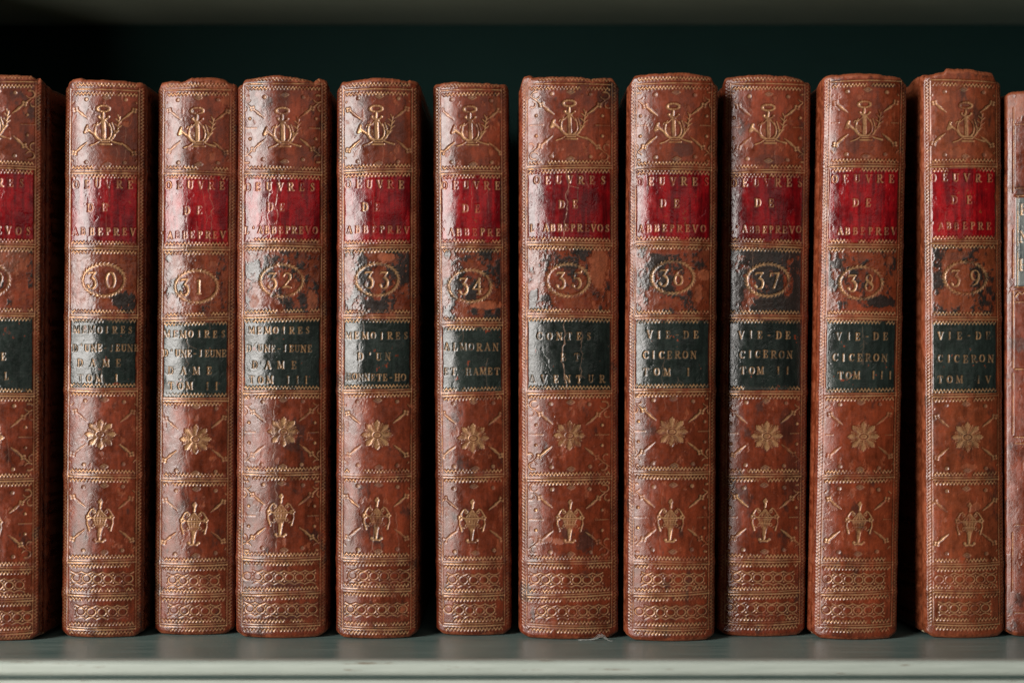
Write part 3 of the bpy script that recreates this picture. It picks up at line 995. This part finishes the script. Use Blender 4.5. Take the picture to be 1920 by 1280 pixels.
VOLUMES = [
    dict(vol='29', yaw=.06, c=(-11, -16), hw=74, yb=1202, b=[154, 313, 460, 590, 740, 900, 1065, 1125, 1187],
         top=[(-110, 142), (0, 139), (60, 140), (72, 148), (78, 143), (90, 152), (104, 158)],
         red=[('OEUVRES', -80, 40, 343), ('DE', -32, -8, 386), ('PREVOS', -40, 53, 432)],
         grn=[('E', 6, 6, 668), ('L', 12, 12, 705)], num=(-22, 525, -40, -4), lyre=(-16, 232), sun=(-22, 820), urn=(-24, 984),
         black=.28, scuff=.62, orange=[(20, 480, 30, 30, .4)],
         label='tall brown leather book numbered 29 in gilt, half cut off by the picture edge'),
    dict(vol='30', c=(196, 190.5), hw=60, yb=1196, b=[168, 323, 464, 593, 731, 892, 1052, 1114, 1178],
         top=[(126, 158), (129, 150), (135, 146), (150, 144), (156, 148), (200, 149), (255, 152), (265, 152), (283, 156)],
         red=[('OEUVRE', 143, 244, 345), ('DE', 169, 196, 389), ("'ABBEPREV", 126, 249, 434)],
         grn=[('MEMOIRES', 143, 244, 618), ("D'UNE-JEUNE", 141, 255, 652), ('DAME', 150, 222, 680), ('TOM I', 151, 218, 709)],
         num=(194, 525, 172, 207), lyre=(193, 242), sun=(188, 814), urn=(186, 975), black=.0, scuff=.66, wavy=1.1,
         patch=[(238, 566, 17, 20, 1), (222, 560, 12, 14, 1)], orange=[(262, 890, 5, 6, .8)],
         label='brown leather book numbered 30 in gilt, with a dark green scrap under its wreath'),
    dict(vol='31', c=(369, 363), hw=59, yb=1191, b=[168, 324, 466, 598, 749, 899, 1058, 1116, 1172],
         top=[(297, 162), (302, 152), (318, 150), (340, 153), (358, 145), (400, 144), (425, 147), (432, 153), (447, 156)],
         red=[('OEUVRE', 317, 416, 347), ('DE', 350, 373, 394), ("'ABBEPREV", 304, 418, 440)],
         grn=[('MEMOIRES', 313, 418, 626), ("D'UNE-JEUNE", 311, 420, 662), ('DAME', 320, 392, 695), ('TOM II', 321, 406, 723)],
         num=(368, 537, 346, 373), lyre=(369, 246), sun=(366.5, 823), urn=(362.5, 981), black=.10, scuff=.63, wavy=1.1,
         orange=[(330, 160, 30, 10, .7), (405, 160, 34, 10, .9), (428, 185, 8, 14, .5)], cracks=[(352, 330, 1040, .35), (395, 330, 450, .5)],
         label='brown leather book numbered 31 in gilt, with a crumbled raw orange head'),
    dict(vol='32', c=(530, 527), hw=69, yb=1197, b=[157, 324, 459, 592, 735, 888, 1048, 1112, 1172],
         top=[(452, 156), (458, 146), (490, 142), (520, 140), (545, 143), (580, 148), (590, 152), (600, 145), (615, 147), (622, 162)],
         red=[('OEUVRES', 464, 586, 350), ('DE', 506, 529, 388), ("L'ABBEPREVO", 463, 590, 431)],
         grn=[('MEMOIRES', 472, 577, 619), ("D'UNE-JEUNE", 466, 580, 653), ('DAME', 478, 551, 684), ('TOM III', 472, 574, 712)],
         num=(528, 526, 510, 538), lyre=(529, 246), sun=(531.5, 809), urn=(525, 965), black=.42, scuff=.58, wavy=1.3,
         dark=[(516, 870, 9, 70, .55), (514, 960, 8, 60, .6), (530, 180, 10, 60, .4), (532, 1095, 26, 8, .6), (525, 1155, 40, 8, .5)],
         orange=[(478, 566, 9, 12, .7), (585, 565, 10, 20, .7)], cracks=[(505, 330, 450, .7), (522, 330, 450, .9), (516, 750, 1050, .5)],
         label='wide brown leather book numbered 32 in gilt, with dark creases down its spine'),
    dict(vol='33', c=(708, 706), hw=60, yb=1198, b=[167, 320, 462, 593, 733, 892, 1049, 1106, 1178],
         top=[(633, 162), (640, 151), (680, 147), (700, 145), (750, 147), (766, 150), (771, 147), (787, 150)],
         red=[('OEUVRE', 652, 752, 345), ('DE', 684, 708, 388), ("'ABBEPREV", 640, 762, 430)],
         grn=[('MEMOIRES', 654, 761, 629), ("D'UN", 676, 727, 668), ("'HONNETE-HO", 642, 756, 707)],
         num=(707, 524, 691, 720), lyre=(705, 242), sun=(707, 815), urn=(705, 972), black=.62, scuff=.59, wavy=1.4,
         patch=[(722, 484, 20, 9, -1), (705, 530, 10, 30, -1)], dark=[(740, 250, 22, 30, .5), (690, 215, 6, 60, .5)],
         orange=[(722, 482, 18, 7, .8), (755, 1140, 6, 8, .8)], cracks=[(697, 960, 1045, .9), (742, 960, 1045, .4)],
         label='brown leather book numbered 33 in gilt, with a puckered glossy head panel'),
    dict(vol='34', c=(883, 888), hw=54, yb=1192, b=[168, 323, 461, 607, 738, 892, 1055, 1115, 1171],
         top=[(808, 158), (812, 155), (850, 152), (870, 154), (890, 155), (930, 155), (957, 155)],
         red=[('OEUVRE', 834, 932, 347), ('DE', 872, 895, 391), ("'ABBEPRE", 831, 934, 435)],
         grn=[('ALMORAN', 838, 929, 650), ('ET HAMET', 837, 932, 696)],
         num=(881, 536, 869, 895), lyre=(881, 243), sun=(887, 821), urn=(884, 976), black=.55, scuff=.63,
         patch=[(915, 572, 30, 8, -1), (880, 500, 12, 10, -1)], dark=[(870, 155, 50, 6, .6), (928, 190, 4, 16, .8)],
         orange=[(912, 572, 30, 7, .9), (935, 1040, 6, 30, .6), (905, 1100, 12, 8, .5), (930, 195, 12, 14, .4)],
         label='narrow brown leather book numbered 34 in gilt, the slimmest and lowest of the numbered set'),
    dict(vol='35', c=(1067.5, 1067), hw=75.5, yb=1199, b=[157, 313, 457, 591, 735, 897, 1054, 1116, 1175],
         top=[(974, 156), (979, 141), (990, 137), (998, 142), (1040, 143), (1090, 143), (1110, 146), (1150, 143), (1159, 154)],
         red=[('OEUVRES', 1006, 1130, 337), ('DE', 1053, 1078, 383), ("L'ABBEPREVOS", 998, 1138, 427)],
         grn=[('CONTES', 1012, 1104, 630), ('ET', 1056, 1081, 669), ('AVENTUR', 998, 1129, 710)],
         num=(1065, 525, 1051, 1082), lyre=(1067, 232), sun=(1067.5, 816), urn=(1067.5, 976), black=.36, scuff=.64, wavy=.9,
         leather=(0.110, 0.0200, 0.0074), patch=[(1122, 505, 18, 45, -1)],
         dark=[(1150, 165, 14, 16, 1), (1098, 1015, 14, 22, .8), (984, 1112, 12, 16, .9)],
         orange=[(1122, 500, 16, 40, .75), (990, 160, 14, 22, .9), (1050, 1014, 14, 6, .9), (1015, 1012, 20, 8, .6), (1045, 1172, 50, 9, .5)],
         cracks=[(1064, 320, 452, 1.0), (1058, 600, 735, 1.1), (1098, 320, 350, .5), (1090, 620, 735, .4)],
         label='widest brown leather book, numbered 35 in gilt, its head torn at the corner'),
    dict(vol='36', c=(1262.5, 1257.5), hw=66, yb=1203, b=[156, 315, 456, 594, 732, 887, 1055, 1114, 1179],
         top=[(1178, 152), (1188, 140), (1200, 138), (1270, 135), (1315, 138), (1335, 142), (1342, 154)],
         red=[('OEUVRES', 1200, 1323, 340), ('DE', 1242, 1269, 381), ("'ABBEPREVO", 1188, 1318, 428)],
         grn=[('VIE-DE', 1218, 1304, 627), ('CICERON', 1210, 1300, 665), ('TOM I', 1211, 1290, 697)],
         num=(1261, 520, 1245, 1271), lyre=(1262, 238), sun=(1260, 809), urn=(1256, 975), black=.55, scuff=.63,
         leather=(0.110, 0.0212, 0.0080), patch=[(1330, 520, 16, 10, -1), (1308, 548, 8, 20, -1), (1250, 470, 30, 6, -1)],
         dark=[(1282, 280, 18, 12, .6), (1320, 475, 14, 14, .3)],
         orange=[(1322, 515, 14, 9, .85), (1308, 550, 7, 18, .9)],
         label='brown leather book numbered 36 in gilt, with bare tan patches in its black number panel'),
    dict(vol='37', c=(1437.5, 1429), hw=66, yb=1194, b=[157, 321, 460, 594, 736, 891, 1051, 1111, 1169],
         top=[(1352, 155), (1357, 143), (1372, 142), (1400, 139), (1440, 140), (1475, 142), (1500, 144), (1512, 152)],
         red=[('OEUVRES', 1376, 1500, 342), ('DE', 1421, 1446, 380), ("L'ABBEPREVO", 1370, 1497, 430)],
         grn=[('VIE-DE', 1390, 1477, 628), ('CICERON', 1391, 1480, 664), ('TOM II', 1392, 1476, 694)],
         num=(1439, 525, 1423, 1452), lyre=(1440, 240), sun=(1438, 817), urn=(1433, 974), black=.93, scuff=.60,
         leather=(0.110, 0.0200, 0.0074), dark=[(1478, 800, 16, 30, .6), (1485, 890, 14, 40, .5), (1440, 300, 30, 10, .5)],
         label='brown leather book numbered 37 in gilt, its number panel almost wholly black'),
    dict(vol='38', c=(1620, 1605), hw=62.5, yb=1200, b=[151, 310, 461, 595, 740, 893, 1057, 1112, 1174],
         top=[(1529, 152), (1538, 141), (1560, 138), (1610, 136), (1650, 138), (1665, 140), (1690, 142), (1698, 152)],
         red=[('OEUVRE', 1564, 1671, 335), ('DE', 1605, 1627, 380), ("'ABBEPREV", 1560, 1676, 433)],
         grn=[('VIE-DE', 1573, 1660, 630), ('CICERON', 1566, 1658, 670), ('TOM III', 1575, 1668, 703)],
         num=(1614, 530, 1598, 1629), lyre=(1620, 234), sun=(1619, 818), urn=(1610, 980), black=.30, scuff=.65,
         leather=(0.125, 0.0235, 0.0082), dark=[(1600, 270, 12, 14, .5), (1660, 160, 24, 5, .6)], patch=[(1650, 566, 26, 12, 1)],
         orange=[(1630, 296, 12, 6, .6), (1668, 490, 8, 8, .5)],
         label='warm red-brown leather book numbered 38 in gilt, with a faint dull wreath'),
    dict(vol='39', c=(1806, 1811), hw=59.5, yb=1197, b=[151, 310, 454, 597, 741, 897, 1059, 1109, 1170], yaw=-.075,
         top=[(1702, 146), (1708, 138), (1724, 137), (1729, 143), (1735, 139), (1770, 134), (1775, 127), (1790, 128), (1828, 129), (1835, 132), (1862, 133), (1870, 150)],
         red=[('OEUVRE', 1750, 1855, 333), ('DE', 1789, 1817, 375), ("'ABBEPRE", 1748, 1854, 423)],
         grn=[('VIE-DE', 1763, 1852, 629), ('CICERON', 1763, 1857, 672), ('TOM IV', 1763, 1852, 711)],
         num=(1810, 521, 1792, 1828), lyre=(1811, 236), sun=(1814, 819), urn=(1817, 982), black=.34, scuff=.63,
         leather=(0.135, 0.031, 0.0115), dark=[(1840, 556, 10, 12, .9), (1790, 480, 40, 8, .5)],
         orange=[(1795, 285, 12, 9, .7), (1850, 290, 8, 7, .7), (1815, 875, 12, 6, .8), (1828, 950, 10, 8, .8), (1770, 185, 14, 8, .5), (1845, 165, 10, 12, .5)],
         label='brown leather book numbered 39 in gilt, with a torn tab sticking up from its head'),
]


def build_volume(i, v):
    bk = Book(100 + i * 7, v['c'][0], v['c'][1], v['hw'], v['yb'], v['top'], v.get('yaw', 0.0))
    b = v['b']
    rng = bk.rng
    ga = v.get('gilt', 0.9)
    parts = [(P_TITLE, 'title_label', None), (P_SUB, 'subtitle_label', None)]
    # ornaments first, then the bands over them
    for y in ((b[0] + b[1]) / 2, (b[4] + b[5]) / 2 + 0, (b[5] + b[6]) / 2):
        bk.corners(y, ga)
    bk.lyre(*v['lyre'], P_LYRE, ga)
    bk.sun(*v['sun'], P_SUN, ga)
    bk.urn(*v['urn'], P_URN, ga)
    nx, ny, xa, xb = v['num']
    bk.wreath(nx, ny, P_WREATH, ga)
    c = bk.xc(ny)
    for ch, x in zip(v['vol'], (xa, xb)):
        w = 14 if ch == '1' else 20
        bk.glyph(ch, x - c, ny, w, 29, P_NUM, ga, .72)
    bk.band(b[0], BANDS, upper=b[0] > 153, wide=False)
    for k in range(1, 9):
        bk.band(b[k], BANDS + k)
    bk.chain((b[6] + b[7]) / 2 + 1.5, CHAINS)
    bk.chain((b[7] + b[8]) / 2 + 0.5, CHAINS + 1)
    bk.border(b[0] - 4, b[8] + 4, BORDER)
    for s, x0, x1, y in v['red']:
        bk.text(s, x0, x1, y, 14 if len(s) < 8 else 12.5, P_TLET)
    for s, x0, x1, y in v['grn']:
        bk.text(s, x0, x1, y, 13.0 if len(s) < 8 else 12.0, P_SLET, .82)
    for x, y0, y1, g in v.get('cracks', []):
        bk.vcrack(x, y0, y1, g=g)
    for _ in range(5):
        y0 = rng.uniform(170, 1000)
        bk.vcrack(bk.xc(640) + rng.uniform(-.7, .7) * v['hw'], y0, y0 + rng.uniform(30, 120), .8, 3, .35)
    L, R = bk.L, bk.Rr
    spec = dict(v)
    spec['labels'] = [(L, R, b[1] + 5.5, b[2] - 6.5, RED1, RED2, P_TITLE), (L, R, b[3] + 6, b[4] - 4.5, GRN1, GRN2, P_SUB)]
    parts += [(P_TLET, 'title_lettering', P_TITLE), (P_SLET, 'subtitle_lettering', P_SUB), (P_WREATH, 'wreath', 0), (P_NUM, 'volume_number', 0),
              (P_LYRE, 'lyre_ornament', 0), (P_SUN, 'sunburst_ornament', 0), (P_URN, 'urn_ornament', 0)]
    parts += [(BANDS + k, 'gilt_band', 0) for k in range(9)]
    parts += [(CHAINS + k, 'chain_band', 0) for k in range(2)]
    parts += [(BORDER + k, 'gilt_border', 0) for k in range(2)]
    spec['dye'] = (.9, .85, 1.1, 1.0, .95, 1.05, .72, .95, .75, 1.15, 1.2)[i]
    spec['parts'] = parts
    spec['group'] = 'matching volumes standing on the shelf'
    return bk.finish(spec)


# ------------------------------------------------------------------ the bookcase
def prism_x(name, outline, x0, x1, mat, parent, n=1):
    """a (depth, height) outline in metres run along the shelf"""
    k = len(outline)
    vs, fs = [], []
    for j in range(n + 1):
        x = x0 + (x1 - x0) * j / n
        vs += [(x, d, z) for d, z in outline]
    for j in range(n):
        for i in range(k):
            a, b = j * k + i, j * k + (i + 1) % k
            fs.append((a, b, b + k, a + k))
    fs.append(tuple(range(k))[::-1])
    fs.append(tuple(n * k + i for i in range(k)))
    o = poly_mesh(name, vs, fs, mat, parent, False)
    return o


case = empty('bookcase', (0, 0, 0))
tag(case, 'green painted wooden bookcase whose shelf holds the row of leather books', 'bookcase')
XL, XR = -0.42, 0.46
FRONT = -DIST * (1 - (FLOOR_Y - CY) / (1240 - CY)) * S      # shelf lip in front of the spines
BACK = 720 * S
LIP = -33 * S * (DIST * S + FRONT) / (DIST * S)
prism_x('shelf_board', [(FRONT + .0045, 0), (BACK, 0), (BACK, -0.018), (FRONT + .0045, -0.018)], XL, XR, M_SHELF, case)
# rounded moulding nailed along the front of the shelf
prof = []
rr = 0.0016
for a in np.linspace(90, 180, 7):
    t = math.radians(a)
    prof.append((FRONT + rr + rr * math.cos(t), 0.0002 - rr + rr * math.sin(t)))
hgt = 25.5 * S
for a in np.linspace(180, 270, 7):
    t = math.radians(a)
    prof.append((FRONT + rr + rr * math.cos(t), -hgt + rr + rr * math.sin(t)))
prof = prof + [(FRONT + .0044, -hgt), (FRONT + .0044, 0.0002)]
prism_x('front_moulding', prof, XL, XR, M_EDGE, case)
prism_x('lower_rail', [(FRONT + .0002, -hgt - .0011), (FRONT + .0042, -hgt - .0011), (FRONT + .0042, -.030), (FRONT + .0002, -.030)], XL, XR, M_EDGE, case)
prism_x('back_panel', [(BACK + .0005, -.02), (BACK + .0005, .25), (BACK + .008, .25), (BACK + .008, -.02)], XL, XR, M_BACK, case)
XU = -0.222
HU = (FLOOR_Y - CY + 718) * S
prism_x('upper_shelf', [(FRONT + .002, HU), (BACK, HU), (BACK, HU + .018), (FRONT + .002, HU + .018)], XL, XR, M_UNDER, case)

poly_mesh('side_upright', [(x, d, z) for z in (0.0003, HU - .0003) for x, d in ((XU - .018, FRONT + .003), (XU, FRONT + .003), (XU, BACK), (XU - .018, BACK))],
          [(0, 3, 2, 1), (4, 5, 6, 7), (0, 1, 5, 4), (1, 2, 6, 5), (2, 3, 7, 6), (3, 0, 4, 7)], M_SHELF, case, False)

# ------------------------------------------------------------------ the books
for i, v in enumerate(VOLUMES):
    build_volume(i, v)


def build_other_book():
    bk = Book(990, 1985, 1983, 82, 1196, [(1880, 172), (1890, 170), (1905, 168), (2000, 166), (2075, 170)])
    P_LAB, P_LET = 3, 5
    L, R = bk.L, bk.Rr
    bk._t = bk._b = 0.0
    for k, y in enumerate((232, 352, 366, 538, 545, 566, 692, 820, 832, 985, 1150)):
        bk.rule(y, L, R, 2.2 if y in (366, 538, 692) else 1.4, .95, BANDS + k)
    for y0, y1 in ((200, 360), (430, 520), (545, 690), (700, 815), (1000, 1110)):
        bk.seg(L - 2, y0, L - 2, y1, 1.6, g=.8)
    bk.seg(L + 6, 368, L + 6, 538, 1.8, g=.95)
    for s, y in (('R', 392), ('N', 444), ('H', 496)):
        bk.text(s, 1919, 1919, y, 20, P_LET, 1.0)
    bk.line([(L + 2, 556), (L + 8, 548), (L + 14, 551), (L + 22, 545)], 2.2, g=.9)
    spec = dict(name='leather_book', b=[205, 345, 505], scuff=.60, leather=(0.112, 0.022, 0.0088),
                labels=[(L + 3, R - 3, 370, 536, (.055, .064, .064), (.15, .165, .155), P_LAB)],
                parts=[(P_LAB, 'title_label', None), (P_LET, 'title_lettering', P_LAB)] + [(BANDS + k, 'gilt_band', 0) for k in range(11)],
                orange=[(1910, 195, 40, 26, .8)], label='mottled red-brown book with a pale grey-blue label, cut off by the picture edge')
    return bk.finish(spec)


build_other_book()


# ------------------------------------------------------------------ lint caught under a book
def lint_mesh():
    rg = np.random.default_rng(5)
    vs, fs = [], []
    for k in range(9):
        pts = []
        for t in np.linspace(0, 1, 14):
            x = -44 + 62 * t + rg.normal(0, 1.0)
            z = 1 + 9 * math.exp(-((t - .66) / .17) ** 2) * (0.6 + .08 * k) + abs(rg.normal(0, .5))
            pts.append(np.array((x, rg.normal(0, 1.5) + k * .5 - (4 if t > .8 else 0), max(.4, z - (3 if t > .85 else 0)))) * S)
        r = .22 * S
        n0 = len(vs)
        for p in pts:
            for a in range(4):
                vs.append((p[0], p[1] + r * math.cos(a * 1.571), p[2] + r * math.sin(a * 1.571)))
        for j in range(len(pts) - 1):
            for a in range(4):
                b = (a + 1) % 4
                fs.append((n0 + j * 4 + a, n0 + j * 4 + b, n0 + j * 4 + 4 + b, n0 + j * 4 + 4 + a))
    return vs, fs


lint = poly_mesh('lint_tuft', *lint_mesh(), M_LINT)
lint.location = W(1128, -34, FLOOR_Y)
tag(lint, 'wisp of pale grey lint at the foot of the widest book', 'lint')
